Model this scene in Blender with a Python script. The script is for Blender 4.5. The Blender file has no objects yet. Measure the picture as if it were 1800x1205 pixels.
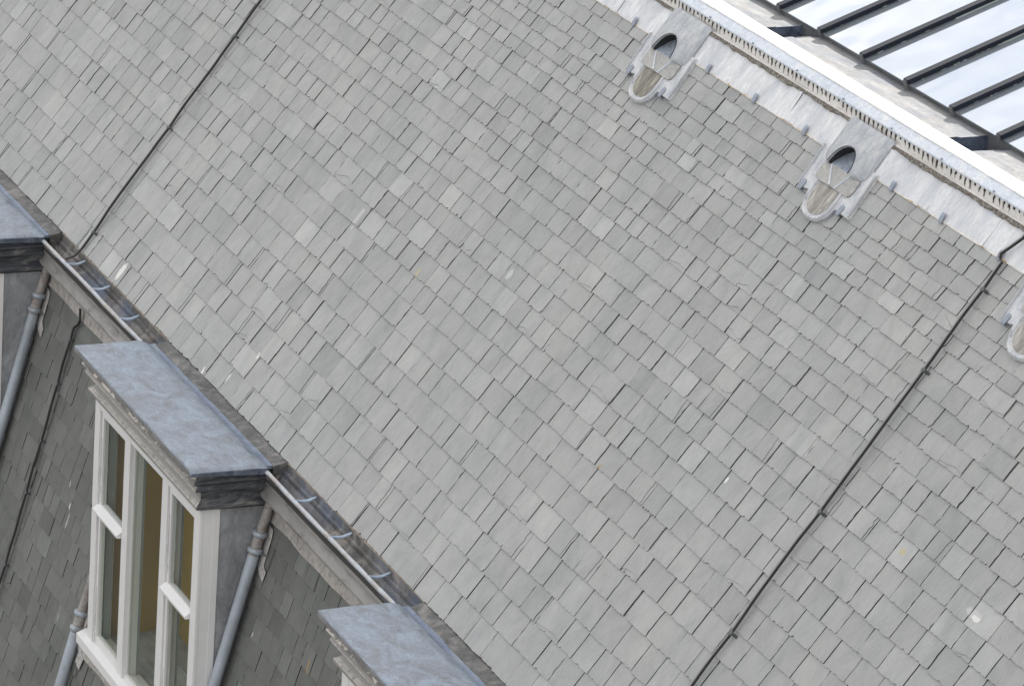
import bpy, math, random
from mathutils import Matrix, Vector
R = math.radians
sc = bpy.context.scene
COL = sc.collection

# ------------------------------------------------------------------ camera
CAM_POS = Vector((28.643, -11.322, 12.027))
CAM_ROWS = ((0.3995752, 0.91418096, 0.06791785),      # image right in world axes
            (0.33637354, -0.07729559, -0.93855113),   # image down
            (-0.85275583, 0.39786752, -0.33839169))   # view direction
cam = bpy.data.cameras.new('camera')
cam.sensor_fit = 'HORIZONTAL'
cam.sensor_width = 36.0
cam.lens = 7359.38 / 1800 * 36.0
cam.clip_start = 0.5
cam.clip_end = 3000
co = bpy.data.objects.new('camera', cam)
COL.objects.link(co)
rx, ry, rz = [Vector(v) for v in CAM_ROWS]
m = Matrix((rx, -ry, -rz)).transposed().to_4x4()
m.translation = CAM_POS
co.matrix_world = m
sc.camera = co

# ------------------------------------------------------------------ world, sun, exposure
SUN = Vector((-0.58, 0.59, 0.53)).normalized()      # towards the sun, which stands behind the ridge
w = bpy.data.worlds.new('World')
sc.world = w
w.use_nodes = True
nt = w.node_tree
nt.nodes.clear()
wo = nt.nodes.new('ShaderNodeOutputWorld')
bg = nt.nodes.new('ShaderNodeBackground')
sky = nt.nodes.new('ShaderNodeTexSky')
sky.sky_type = 'NISHITA'
sky.sun_disc = False
sky.sun_elevation = math.asin(SUN.z)
sky.sun_rotation = math.atan2(SUN.x, SUN.y)
sky.air_density = 1.0
sky.dust_density = 1.6
sky.ozone_density = 1.0
tc = nt.nodes.new('ShaderNodeTexCoord')
mp = nt.nodes.new('ShaderNodeMapping')
mp.inputs['Scale'].default_value = (1.0, 1.0, 2.2)
mp.inputs['Location'].default_value = (2.1, 0.6, 1.9)
nz = nt.nodes.new('ShaderNodeTexNoise')
nz.inputs['Scale'].default_value = 2.6
nz.inputs['Detail'].default_value = 9
nz.inputs['Roughness'].default_value = 0.66
nz.inputs['Distortion'].default_value = 0.35
cr = nt.nodes.new('ShaderNodeValToRGB')
cr.color_ramp.elements[0].position = 0.48
cr.color_ramp.elements[1].position = 0.66
cl = nt.nodes.new('ShaderNodeMix')
cl.data_type = 'RGBA'
cl.inputs['B'].default_value = (9.7, 9.45, 9.1, 1)
nt.links.new(tc.outputs['Generated'], mp.inputs['Vector'])
nt.links.new(mp.outputs['Vector'], nz.inputs['Vector'])
nz2 = nt.nodes.new('ShaderNodeTexNoise')
nz2.inputs['Scale'].default_value = 26
nz2.inputs['Detail'].default_value = 6
nz2.inputs['Roughness'].default_value = 0.55
nt.links.new(mp.outputs['Vector'], nz2.inputs['Vector'])
ma = nt.nodes.new('ShaderNodeMath')
ma.operation = 'MULTIPLY_ADD'
ma.inputs[1].default_value = 0.22
nt.links.new(nz2.outputs['Fac'], ma.inputs[0])
nt.links.new(nz.outputs['Fac'], ma.inputs[2])
nt.links.new(ma.outputs['Value'], cr.inputs['Fac'])
nt.links.new(cr.outputs['Color'], cl.inputs['Factor'])
nt.links.new(sky.outputs['Color'], cl.inputs['A'])
nt.links.new(cl.outputs['Result'], bg.inputs['Color'])
bg.inputs['Strength'].default_value = 0.08
nt.links.new(bg.outputs['Background'], wo.inputs['Surface'])
sl = bpy.data.lights.new('sun', 'SUN')
sl.energy = 3.4
sl.angle = R(0.53)
sl.color = (1.0, 0.955, 0.89)
so = bpy.data.objects.new('sun', sl)
COL.objects.link(so)
so.rotation_euler = SUN.to_track_quat('Z', 'Y').to_euler()
sc.view_settings.view_transform = 'Standard'
sc.view_settings.look = 'None'
sc.view_settings.gamma = 1
sc.view_settings.use_curve_mapping = False
sc.view_settings.exposure = 1.32

# ------------------------------------------------------------------ frames of the two slopes
T1, T2, T3 = R(54.357), R(75.646), R(20.36)
M1 = Matrix.Rotation(T1, 4, 'X')                                  # local (x, s, h) on the upper slope
M2 = Matrix.Translation((0, -0.62, -2.7)) @ Matrix.Rotation(T2, 4, 'X')   # local (x, s, h) on the lower slope
S_TOP2 = 2.43                                                     # s of the lower slope's top
Y8, Z8 = 2.652, 3.698                                             # foot of the ridge roll
ZD = Z8 + 0.15                                                    # lead gutter behind the capping

# ------------------------------------------------------------------ materials
def nodes(name):
    m = bpy.data.materials.new(name)
    m.use_nodes = True
    t = m.node_tree
    b = t.nodes['Principled BSDF']
    return m, t, b

def N(t, kind, **kw):
    n = t.nodes.new(kind)
    for k, v in kw.items():
        if k in n.inputs.keys():
            n.inputs[k].default_value = v
        else:
            setattr(n, k, v)
    return n

def coords(t, scale=(1, 1, 1), rot=(0, 0, 0)):
    c = N(t, 'ShaderNodeTexCoord')
    mp = N(t, 'ShaderNodeMapping')
    mp.inputs['Scale'].default_value = scale
    mp.inputs['Rotation'].default_value = rot
    t.links.new(c.outputs['Object'], mp.inputs['Vector'])
    return mp.outputs['Vector']

def noise(t, vec, scale, detail=6, rough=0.6, dist=0.0):
    n = N(t, 'ShaderNodeTexNoise')
    n.inputs['Scale'].default_value = scale
    n.inputs['Detail'].default_value = detail
    n.inputs['Roughness'].default_value = rough
    n.inputs['Distortion'].default_value = dist
    t.links.new(vec, n.inputs['Vector'])
    return n.outputs['Fac']

def ramp(t, fac, stops, interp='LINEAR'):
    r = N(t, 'ShaderNodeValToRGB')
    e = r.color_ramp.elements
    r.color_ramp.interpolation = interp
    while len(e) > 1:
        e.remove(e[-1])
    e[0].position = stops[0][0]
    e[0].color = (*c3(stops[0][1]), 1)
    for p, c in stops[1:]:
        q = e.new(p)
        q.color = (*c3(c), 1)
    t.links.new(fac, r.inputs['Fac'])
    return r.outputs['Color']

def c3(c):
    return (c, c, c) if isinstance(c, (int, float)) else tuple(c)

def mixc(t, fac, a, b, blend='MIX'):
    m = N(t, 'ShaderNodeMix', data_type='RGBA', blend_type=blend)
    for s, v in (('Factor', fac), ('A', a), ('B', b)):
        if hasattr(v, 'links'):
            t.links.new(v, m.inputs[s])
        elif s == 'Factor':
            m.inputs[s].default_value = v
        else:
            m.inputs[s].default_value = (*c3(v), 1)
    return m.outputs['Result']

def math_(t, op, a, b=None, clamp=False):
    m = N(t, 'ShaderNodeMath', operation=op, use_clamp=clamp)
    for i, v in ((0, a), (1, b)):
        if v is None:
            continue
        if hasattr(v, 'links'):
            t.links.new(v, m.inputs[i])
        else:
            m.inputs[i].default_value = v
    return m.outputs['Value']

def bump(t, b, h, dist, strength=1.0):
    n = N(t, 'ShaderNodeBump')
    n.inputs['Strength'].default_value = strength
    n.inputs['Distance'].default_value = dist
    t.links.new(h, n.inputs['Height'])
    t.links.new(n.outputs['Normal'], b.inputs['Normal'])
    return n

def simple(name, col, rough=0.6, metal=0.0, var=0.12, scale=6.0, stretch=(1, 1, 1), dirt=None, dirt_at=(0.52, 0.7),
           bumpd=0.0015, bscale=40, spec=0.5, dirt_scale=None, dirt_stretch=None):
    """painted / plain surface: base colour, large soft variation and optional patches of dirt"""
    m, t, b = nodes(name)
    v = coords(t, stretch)
    n1 = noise(t, v, scale, 7, 0.62)
    lo = tuple(x * (1 - var) for x in c3(col))
    hi = tuple(min(1, x * (1 + var)) for x in c3(col))
    c = ramp(t, n1, [(0.3, lo), (0.7, hi)])
    if dirt is not None:
        v2 = coords(t, dirt_stretch or stretch)
        n2 = noise(t, v2, dirt_scale or scale * 2.3, 8, 0.7, 0.4)
        f = ramp(t, n2, [(dirt_at[0], 0.0), (dirt_at[1], 1.0)])
        c = mixc(t, f, c, dirt)
    t.links.new(c, b.inputs['Base Color'])
    b.inputs['Roughness'].default_value = rough
    b.inputs['Metallic'].default_value = metal
    b.inputs['Specular IOR Level'].default_value = spec
    if bumpd:
        bump(t, b, noise(t, v, bscale, 5, 0.6), bumpd)
    return m

def slate_mat(name, base, light, dark, contrast, spots, rust_at, green=0.0):
    """riven slate: the tone of each slate comes from a face attribute, grain runs down the slope"""
    m, t, b = nodes(name)
    at = N(t, 'ShaderNodeAttribute', attribute_name='tone')
    sep = N(t, 'ShaderNodeSeparateColor')
    t.links.new(at.outputs['Color'], sep.inputs['Color'])
    tone, off, tilt = sep.outputs[0], sep.outputs[1], sep.outputs[2]
    tex = N(t, 'ShaderNodeTexCoord')
    offv = N(t, 'ShaderNodeCombineXYZ')
    t.links.new(math_(t, 'MULTIPLY', off, 37.0), offv.inputs[0])
    t.links.new(math_(t, 'MULTIPLY', off, 91.0), offv.inputs[1])
    add = N(t, 'ShaderNodeVectorMath', operation='ADD')
    t.links.new(tex.outputs['Object'], add.inputs[0])
    t.links.new(offv.outputs[0], add.inputs[1])
    rotv = N(t, 'ShaderNodeVectorRotate', rotation_type='Z_AXIS')
    t.links.new(add.outputs[0], rotv.inputs['Vector'])
    t.links.new(math_(t, 'MULTIPLY', math_(t, 'SUBTRACT', tilt, 0.5), 0.9), rotv.inputs['Angle'])
    def stretched(s):
        mp = N(t, 'ShaderNodeMapping')
        mp.inputs['Scale'].default_value = s
        t.links.new(rotv.outputs['Vector'], mp.inputs['Vector'])
        return mp.outputs['Vector']
    grain = noise(t, stretched((1, 0.16, 1)), 60, 7, 0.65, 0.25)
    cloud = noise(t, stretched((1, 0.6, 1)), 6.0, 6, 0.6)
    fine = noise(t, stretched((1, 0.5, 1)), 180, 3, 0.6)
    c = ramp(t, tone, [(0.0, dark), (0.5, base), (1.0, light)])
    c = mixc(t, 1.0, c, ramp(t, cloud, [(0.3, 1 - 0.9 * contrast), (0.5, 1.0), (0.72, 1 + 0.75 * contrast)]), 'MULTIPLY')
    c = mixc(t, 1.0, c, ramp(t, grain, [(0.28, 1 - contrast), (0.5, 1.0), (0.75, 1 + 0.8 * contrast)]), 'MULTIPLY')
    c = mixc(t, 0.6, c, ramp(t, fine, [(0.3, 0.94), (0.7, 1.06)]), 'MULTIPLY')
    # bluish and olive drifts in the stone
    big = noise(t, coords(t, (1, 0.7, 1)), 0.9, 4, 0.6)
    c = mixc(t, 1.0, c, ramp(t, big, [(0.35, (0.94, 0.95, 0.955)), (0.65, (1.04, 1.04, 1.03))]), 'MULTIPLY')
    wash = noise(t, coords(t, (1, 0.45, 1)), 2.6, 6, 0.68, 0.5)
    c = mixc(t, 1.0, c, ramp(t, wash, [(0.33, (0.90, 0.915, 0.93)), (0.46, (1, 1, 1)), (0.70, (1.04, 1.04, 1.03))]), 'MULTIPLY')
    vein = noise(t, stretched((1, 0.25, 1)), 9.0, 5, 0.6, 0.6)
    c = mixc(t, ramp(t, vein, [(0.68, 0.0), (0.78, 0.18)]), c, (0.55, 0.56, 0.55))
    # weathering stains with their own outline (bird lime, rust)
    xyz = N(t, 'ShaderNodeSeparateXYZ')
    t.links.new(tex.outputs['Object'], xyz.inputs[0])
    wob = noise(t, coords(t), 22, 4, 0.6)
    for (px, ps, ax, asx, kind) in spots:
        dx = math_(t, 'DIVIDE', math_(t, 'SUBTRACT', xyz.outputs[0], px), ax)
        dy = math_(t, 'DIVIDE', math_(t, 'SUBTRACT', xyz.outputs[1], ps), asx)
        d2 = math_(t, 'ADD', math_(t, 'MULTIPLY', dx, dx), math_(t, 'MULTIPLY', dy, dy))
        d2 = math_(t, 'ADD', d2, math_(t, 'MULTIPLY', math_(t, 'SUBTRACT', wob, 0.5), 2.2))
        f = ramp(t, d2, [(0.55, 1.0 if kind == 'w' else 0.75), (1.0, 0.0)])
        col = {'w': (0.60, 0.595, 0.57), 'p': (0.46, 0.46, 0.45), 'r': (0.33, 0.20, 0.07), 'y': (0.42, 0.36, 0.2)}[kind]
        c = mixc(t, f, c, col)
    t.links.new(c, b.inputs['Base Color'])
    t.links.new(ramp(t, grain, [(0.3, 0.52), (0.7, 0.68)]), b.inputs['Roughness'])
    b.inputs['Specular IOR Level'].default_value = 0.35
    h = math_(t, 'ADD', math_(t, 'MULTIPLY', grain, 0.55), math_(t, 'MULTIPLY', cloud, 1.6))
    h = math_(t, 'ADD', h, math_(t, 'MULTIPLY', fine, 0.12))
    bump(t, b, h, 0.0050)
    return m

def lead_mat(name, a, b_, c_, rough=0.42, metal=0.35, scale=5.0, stretch=(1, 1, 1), streak=None, speck=0.0, bumpd=0.006, spec=0.5):
    """weathered lead: three tones in drifting patches, swirling wipe marks, a few pale specks"""
    m, t, b = nodes(name)
    v = coords(t, stretch)
    n1 = noise(t, v, scale, 9, 0.68, 0.7)
    n2 = noise(t, v, scale * 4.2, 8, 0.7, 1.6)
    c = ramp(t, n1, [(0.32, a), (0.5, b_), (0.66, c_)])
    c = mixc(t, 1.0, c, ramp(t, n2, [(0.3, 0.82), (0.5, 1.0), (0.72, 1.22)]), 'MULTIPLY')
    if streak is not None:
        sv = coords(t, streak[1])
        n3 = noise(t, sv, streak[2], 6, 0.65, 0.3)
        c = mixc(t, ramp(t, n3, [(0.46, 0.0), (0.68, 1.0)]), c, streak[0])
    if speck:
        n4 = noise(t, coords(t), 75, 2, 0.5)
        c = mixc(t, ramp(t, n4, [(0.70, 0.0), (0.76, speck)]), c, (0.75, 0.77, 0.8))
    t.links.new(c, b.inputs['Base Color'])
    b.inputs['Metallic'].default_value = metal
    b.inputs['Specular IOR Level'].default_value = spec
    t.links.new(ramp(t, n2, [(0.3, rough + 0.12), (0.7, rough - 0.06)]), b.inputs['Roughness'])
    bump(t, b, math_(t, 'ADD', math_(t, 'MULTIPLY', n1, 1.4), math_(t, 'MULTIPLY', n2, 0.35)), bumpd)
    return m

UP_SPOTS = [(-3.84, 0.13, 0.045, 0.10, 'w'), (-1.56, 0.02, 0.02, 0.04, 'w'), (-0.95, 0.43, 0.018, 0.035, 'w'),
            (-1.14, 0.13, 0.014, 0.05, 'w'), (-0.94, 1.80, 0.03, 0.12, 'p'), (4.05, 1.56, 0.014, 0.03, 'r'),
            (0.36, 1.77, 0.02, 0.05, 'y'), (8.40, 2.39, 0.085, 0.035, 'p'), (8.44, 2.375, 0.05, 0.02, 'w'), (5.41, 2.06, 0.014, 0.025, 'w'),
            (1.50, 2.22, 0.035, 0.05, 'p'), (7.45, 2.42, 0.04, 0.03, 'y')]
MAT = {}
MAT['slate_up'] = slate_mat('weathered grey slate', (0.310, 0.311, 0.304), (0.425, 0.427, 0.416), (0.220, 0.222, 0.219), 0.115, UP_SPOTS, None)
MAT['slate_low'] = slate_mat('darker lower slate', (0.129, 0.132, 0.122), (0.19, 0.194, 0.18), (0.085, 0.088, 0.084), 0.13,  # darker tone over the whole lower slope
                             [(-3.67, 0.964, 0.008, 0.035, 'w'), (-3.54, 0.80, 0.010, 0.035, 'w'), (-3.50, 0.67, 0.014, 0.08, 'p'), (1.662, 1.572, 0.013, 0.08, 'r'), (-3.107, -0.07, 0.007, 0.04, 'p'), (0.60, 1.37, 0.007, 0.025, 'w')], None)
MAT['slate_edge'] = simple('dirty slate side edge with joint shade', (0.045, 0.046, 0.045), 0.8, var=0.5, scale=14, dirt=(0.19, 0.19, 0.185), dirt_at=(0.56, 0.68), dirt_scale=9)  # joint dirt, blackened further to stand for shade in the gaps
MAT['slate_tail'] = simple('mossy slate tail edge', (0.13, 0.12, 0.10), 0.85, var=0.35, scale=30)
MAT['underlay'] = simple('dark battens under the slates', (0.028, 0.027, 0.026), 0.9, var=0.3)
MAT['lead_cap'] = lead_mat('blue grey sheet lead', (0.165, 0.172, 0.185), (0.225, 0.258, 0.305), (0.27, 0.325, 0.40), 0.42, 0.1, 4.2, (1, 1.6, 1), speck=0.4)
MAT['lead_blue'] = lead_mat('soft blue lead', (0.10, 0.125, 0.17), (0.15, 0.19, 0.265), (0.20, 0.23, 0.27), 0.42, 0.05, 5.0, speck=0.5)  # bluer tone for the strip behind each cap
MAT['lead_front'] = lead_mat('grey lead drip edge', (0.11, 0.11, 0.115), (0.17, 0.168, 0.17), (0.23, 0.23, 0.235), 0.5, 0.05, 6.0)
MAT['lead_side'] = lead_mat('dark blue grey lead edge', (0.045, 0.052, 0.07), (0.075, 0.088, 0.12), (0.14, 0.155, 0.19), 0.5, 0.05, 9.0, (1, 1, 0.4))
MAT['lead_dark'] = lead_mat('dirty dark lead', (0.05, 0.049, 0.048), (0.10, 0.098, 0.094), (0.20, 0.19, 0.178), 0.6, 0.05, 6.0)
MAT['lead_black'] = lead_mat('sooty lead moulding', (0.030, 0.032, 0.037), (0.060, 0.064, 0.073), (0.22, 0.215, 0.20), 0.5, 0.05, 5.0, (0.6, 0.6, 2.2))
MAT['lead_cheek'] = lead_mat('smooth grey lead sheet', (0.16, 0.16, 0.163), (0.255, 0.26, 0.27), (0.33, 0.335, 0.345), 0.5, 0.0, 4.0, (1, 1, 0.5))
MAT['lead_pale'] = lead_mat('pale streaked lead', (0.45, 0.46, 0.48), (0.60, 0.605, 0.62), (0.72, 0.715, 0.705), 0.55, 0.0, 3.5, (1.0, 0.35, 1),
                            streak=((0.47, 0.49, 0.53), (1.0, 0.16, 1), 7.0), bumpd=0.02)
MAT['lead_hood'] = lead_mat('mottled grey lead', (0.25, 0.27, 0.30), (0.35, 0.365, 0.385), (0.46, 0.46, 0.455), 0.5, 0.0, 12.0, (1, 0.45, 1))
MAT['lead_apron'] = lead_mat('warm grey lead', (0.28, 0.275, 0.265), (0.345, 0.34, 0.325), (0.40, 0.39, 0.375), 0.5, 0.1, 8.0)
MAT['lead_bowl'] = lead_mat('dirty lead bowl', (0.16, 0.145, 0.125), (0.28, 0.26, 0.235), (0.44, 0.42, 0.39), 0.6, 0.05, 14.0, (1, 0.2, 1))
MAT['bowl_dark'] = lead_mat('brown grey dirty bowl', (0.10, 0.09, 0.072), (0.19, 0.175, 0.145), (0.34, 0.32, 0.28), 0.6, 0.0, 14.0, (1, 0.2, 1))
MAT['lead_tray'] = lead_mat('soft grey lead tray', (0.32, 0.345, 0.38), (0.47, 0.48, 0.50), (0.60, 0.60, 0.60), 0.55, 0.0, 8.0, (1, 0.5, 1), bumpd=0.012)
MAT['lead_roll'] = lead_mat('cream white lead roll', (0.42, 0.39, 0.36), (0.58, 0.55, 0.52), (0.66, 0.64, 0.62), 0.6, 0.0, 5.0, (0.6, 1, 1))
MAT['lead_white'] = lead_mat('white weathered lead', (0.50, 0.50, 0.51), (0.62, 0.62, 0.62), (0.72, 0.71, 0.69), 0.55, 0.0, 4.0, (0.5, 1, 1))
MAT['lead_deck'] = lead_mat('pale grey gutter lead', (0.17, 0.18, 0.20), (0.235, 0.235, 0.237), (0.28, 0.277, 0.27), 0.85, 0.0, 3.0, (0.5, 1, 1), streak=((0.18, 0.195, 0.22), (0.6, 1.6, 1), 5.0), spec=0.1)
MAT['lead_cove'] = lead_mat('blue white lead', (0.48, 0.52, 0.58), (0.56, 0.60, 0.66), (0.66, 0.66, 0.66), 0.5, 0.05, 6.0, (1, 1, 0.5))
MAT['drip_wall'] = simple('stained white lead upstand', (0.64, 0.625, 0.60), 0.6, var=0.08, scale=7,
                          dirt=(0.30, 0.25, 0.19), dirt_at=(0.56, 0.76), dirt_scale=13, dirt_stretch=(2.4, 1, 0.5))
MAT['slot_shade'] = simple('painted shade of the ventilation slots', (0.016, 0.011, 0.009), 0.9, var=0.4, scale=30)  # near-black backing stands for the unlit depth of the slots
MAT['tan_edge'] = simple('brown weathered batten edge', (0.25, 0.205, 0.165), 0.8, var=0.3, scale=14, dirt=(0.42, 0.38, 0.33), stretch=(0.3, 1, 1))
MAT['tan_strip'] = simple('rust tinged lead hem', (0.62, 0.58, 0.54), 0.6, var=0.1, scale=9, dirt=(0.44, 0.28, 0.14), dirt_at=(0.52, 0.62), stretch=(0.5, 1, 1))
MAT['gutter_in'] = lead_mat('dirty gutter lining', (0.055, 0.050, 0.046), (0.12, 0.112, 0.104), (0.27, 0.25, 0.23), 0.6, 0.05, 6.0, (1, 1, 1),
                            streak=((0.10, 0.13, 0.19), (0.35, 1, 1), 3.2))  # dirt tones, darkened further for the shade inside the trough
MAT['gutter_lip'] = simple('worn pale gutter lip', (0.39, 0.415, 0.45), 0.5, var=0.15, scale=5, dirt=(0.34, 0.31, 0.28), dirt_at=(0.45, 0.62), bumpd=0.003, bscale=30, dirt_scale=7)
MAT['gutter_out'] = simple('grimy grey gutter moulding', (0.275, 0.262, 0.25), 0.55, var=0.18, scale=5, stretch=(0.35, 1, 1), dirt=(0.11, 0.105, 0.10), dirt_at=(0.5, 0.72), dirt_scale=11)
MAT['gutter_shade'] = simple('gutter recess with painted shade', (0.035, 0.033, 0.031), 0.7, var=0.2, scale=5, stretch=(0.35, 1, 1))  # near-black colour stands for the deep shade under the lip
MAT['skirt'] = simple('mottled lead skirt', (0.35, 0.325, 0.30), 0.6, var=0.22, scale=12, stretch=(1.3, 0.5, 1), dirt=(0.17, 0.15, 0.135), dirt_at=(0.5, 0.66), dirt_scale=20, bumpd=0.006, bscale=14)
MAT['soaker'] = simple('pale lead soaker', (0.42, 0.40, 0.385), 0.6, var=0.2, scale=14, dirt=(0.2, 0.18, 0.165), dirt_at=(0.5, 0.66))
MAT['strap'] = simple('blue grey gutter strap', (0.30, 0.37, 0.46), 0.4, var=0.15, scale=9, metal=0.2)
MAT['pipe'] = simple('grey lead downpipe', (0.34, 0.375, 0.415), 0.42, var=0.2, scale=5, stretch=(1, 1, 0.5), metal=0.15, dirt=(0.20, 0.185, 0.175), dirt_at=(0.54, 0.70), dirt_scale=7, bumpd=0.003, bscale=15)
MAT['pipe_warm'] = simple('brown stained pipe socket', (0.27, 0.25, 0.235), 0.5, var=0.25, scale=12, dirt=(0.15, 0.11, 0.09), dirt_at=(0.5, 0.65), bumpd=0.003)
MAT['paint'] = simple('white gloss window paint', (0.67, 0.66, 0.65), 0.4, var=0.03, scale=8, bumpd=0.0006, bscale=30, dirt=(0.60, 0.575, 0.54), dirt_at=(0.62, 0.8))
MAT['rotten'] = simple('peeling painted timber', (0.19, 0.175, 0.16), 0.7, var=0.2, scale=7, stretch=(0.5, 1, 1), dirt=(0.62, 0.57, 0.50), dirt_at=(0.50, 0.545), dirt_scale=5, dirt_stretch=(1, 1, 2.5), bumpd=0.012, bscale=20)
MAT['cornice'] = simple('taupe painted cornice', (0.25, 0.235, 0.222), 0.5, var=0.15, scale=5, stretch=(0.3, 1, 1), dirt=(0.15, 0.14, 0.135), dirt_at=(0.52, 0.7), dirt_scale=9)
MAT['cornice_lit'] = simple('cornice ledge with painted highlight', (0.42, 0.395, 0.365), 0.6, var=0.2, scale=9, dirt=(0.2, 0.185, 0.17), dirt_at=(0.5, 0.65))  # lighter colour stands for sky light caught on the ledges
MAT['cable'] = simple('dull grey conductor strip', (0.19, 0.19, 0.185), 0.5, var=0.2, scale=8, metal=0.2)
MAT['cable_dark'] = simple('brown grey conductor strip', (0.035, 0.031, 0.03), 0.6, var=0.2, scale=8)
MAT['strip_shade'] = simple('painted shade of the strip sides', (0.022, 0.022, 0.023), 0.7, var=0.3, scale=12)  # strip sides coloured near-black to stand for their shadow
MAT['clip'] = simple('blue grey lead clip', (0.25, 0.28, 0.33), 0.45, var=0.15, scale=25, metal=0.2)
MAT['clip_dark'] = simple('dark cable clip', (0.10, 0.105, 0.11), 0.5, var=0.2, scale=25, metal=0.3)
MAT['bar'] = simple('dark navy aluminium', (0.007, 0.010, 0.019), 0.6, var=0.1, scale=5, spec=0.2, bumpd=0)
MAT['bar_side'] = simple('blue black aluminium', (0.010, 0.015, 0.034), 0.3, var=0.1, scale=5, bumpd=0)
MAT['seal'] = simple('grey green sealing strip', (0.30, 0.33, 0.32), 0.6, var=0.12, scale=14)
MAT['kerb'] = lead_mat('dull grey lead kerb', (0.065, 0.068, 0.072), (0.095, 0.098, 0.102), (0.13, 0.132, 0.134), 0.8, 0.0, 7.0, (0.5, 1, 1))
MAT['room'] = simple('ochre room wall', (0.33, 0.215, 0.022), 0.8, var=0.12, scale=1.2, bumpd=0)
MAT['lead_reflection'] = simple('grey slab as reflected lead', (0.34, 0.345, 0.34), 0.8, var=0.25, scale=3, stretch=(1, 3, 1), bumpd=0.01, bscale=6)  # added slab imitates the grey lead roof mirrored in the panes
MAT['lining'] = simple('grey green inner lining', (0.23, 0.255, 0.24), 0.6, var=0.05, scale=4, bumpd=0)
MAT['throat'] = simple('vent throat with painted shade', (0.022, 0.023, 0.024), 0.8, var=0.3, scale=10)  # near-black lining stands in for shade deep in the mouth
MAT['grime'] = simple('black moss and grit', (0.10, 0.085, 0.07), 0.95, var=0.5, scale=30, dirt=(0.30, 0.28, 0.25), dirt_at=(0.5, 0.6))
MAT['sump'] = lead_mat('dark blue lead sump', (0.03, 0.035, 0.05), (0.06, 0.075, 0.115), (0.13, 0.16, 0.21), 0.5, 0.05, 6.0)
MAT['brick'] = simple('brown brick wall', (0.22, 0.13, 0.09), 0.8, var=0.2, scale=3)
MAT['paving'] = simple('grey street paving', (0.055, 0.054, 0.053), 0.85, var=0.25, scale=0.4)
MAT['stay'] = simple('white painted casement stay', (0.60, 0.60, 0.59), 0.4, var=0.05, bumpd=0)

def glass_mat(name, tint, gloss):
    m, t, b = nodes(name)
    out = t.nodes['Material Output']
    t.nodes.remove(b)
    tr = N(t, 'ShaderNodeBsdfTransparent')
    tr.inputs['Color'].default_value = (*tint, 1)
    gl = N(t, 'ShaderNodeBsdfGlossy')
    gl.inputs['Roughness'].default_value = 0.015
    gl.inputs['Color'].default_value = (0.95, 0.97, 1, 1)
    fr = N(t, 'ShaderNodeFresnel')
    fr.inputs['IOR'].default_value = 1.5
    ge = N(t, 'ShaderNodeNewGeometry')
    f = math_(t, 'MULTIPLY', fr.outputs['Fac'], gloss, True)
    f = math_(t, 'MULTIPLY', f, math_(t, 'SUBTRACT', 1.0, ge.outputs['Backfacing']))
    mx = N(t, 'ShaderNodeMixShader')
    t.links.new(f, mx.inputs['Fac'])
    t.links.new(tr.outputs['BSDF'], mx.inputs[1])
    t.links.new(gl.outputs['BSDF'], mx.inputs[2])
    bp = N(t, 'ShaderNodeBump')
    bp.inputs['Distance'].default_value = 0.004
    t.links.new(noise(t, coords(t), 1.6, 3, 0.5), bp.inputs['Height'])
    t.links.new(bp.outputs['Normal'], gl.inputs['Normal'])
    t.links.new(mx.outputs['Shader'], out.inputs['Surface'])
    return m
MAT['glass'] = glass_mat('old window glass', (0.93, 0.96, 0.94), 0.7)

def roofglass_mat():
    m, t, b = nodes('coated roof glass')
    b.inputs['Base Color'].default_value = (0.19, 0.22, 0.24, 1)
    b.inputs['Roughness'].default_value = 0.5
    gl = N(t, 'ShaderNodeBsdfGlossy')
    gl.inputs['Roughness'].default_value = 0.02
    gl.inputs['Color'].default_value = (0.95, 0.97, 1, 1)
    mx = N(t, 'ShaderNodeMixShader')
    mx.inputs['Fac'].default_value = 0.40
    bp = N(t, 'ShaderNodeBump')
    bp.inputs['Distance'].default_value = 0.01
    t.links.new(noise(t, coords(t), 0.9, 2, 0.5), bp.inputs['Height'])
    t.links.new(bp.outputs['Normal'], gl.inputs['Normal'])
    t.links.new(b.outputs['BSDF'], mx.inputs[1])
    t.links.new(gl.outputs['BSDF'], mx.inputs[2])
    t.links.new(mx.outputs['Shader'], t.nodes['Material Output'].inputs['Surface'])
    return m
MAT['roofglass'] = roofglass_mat()

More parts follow.
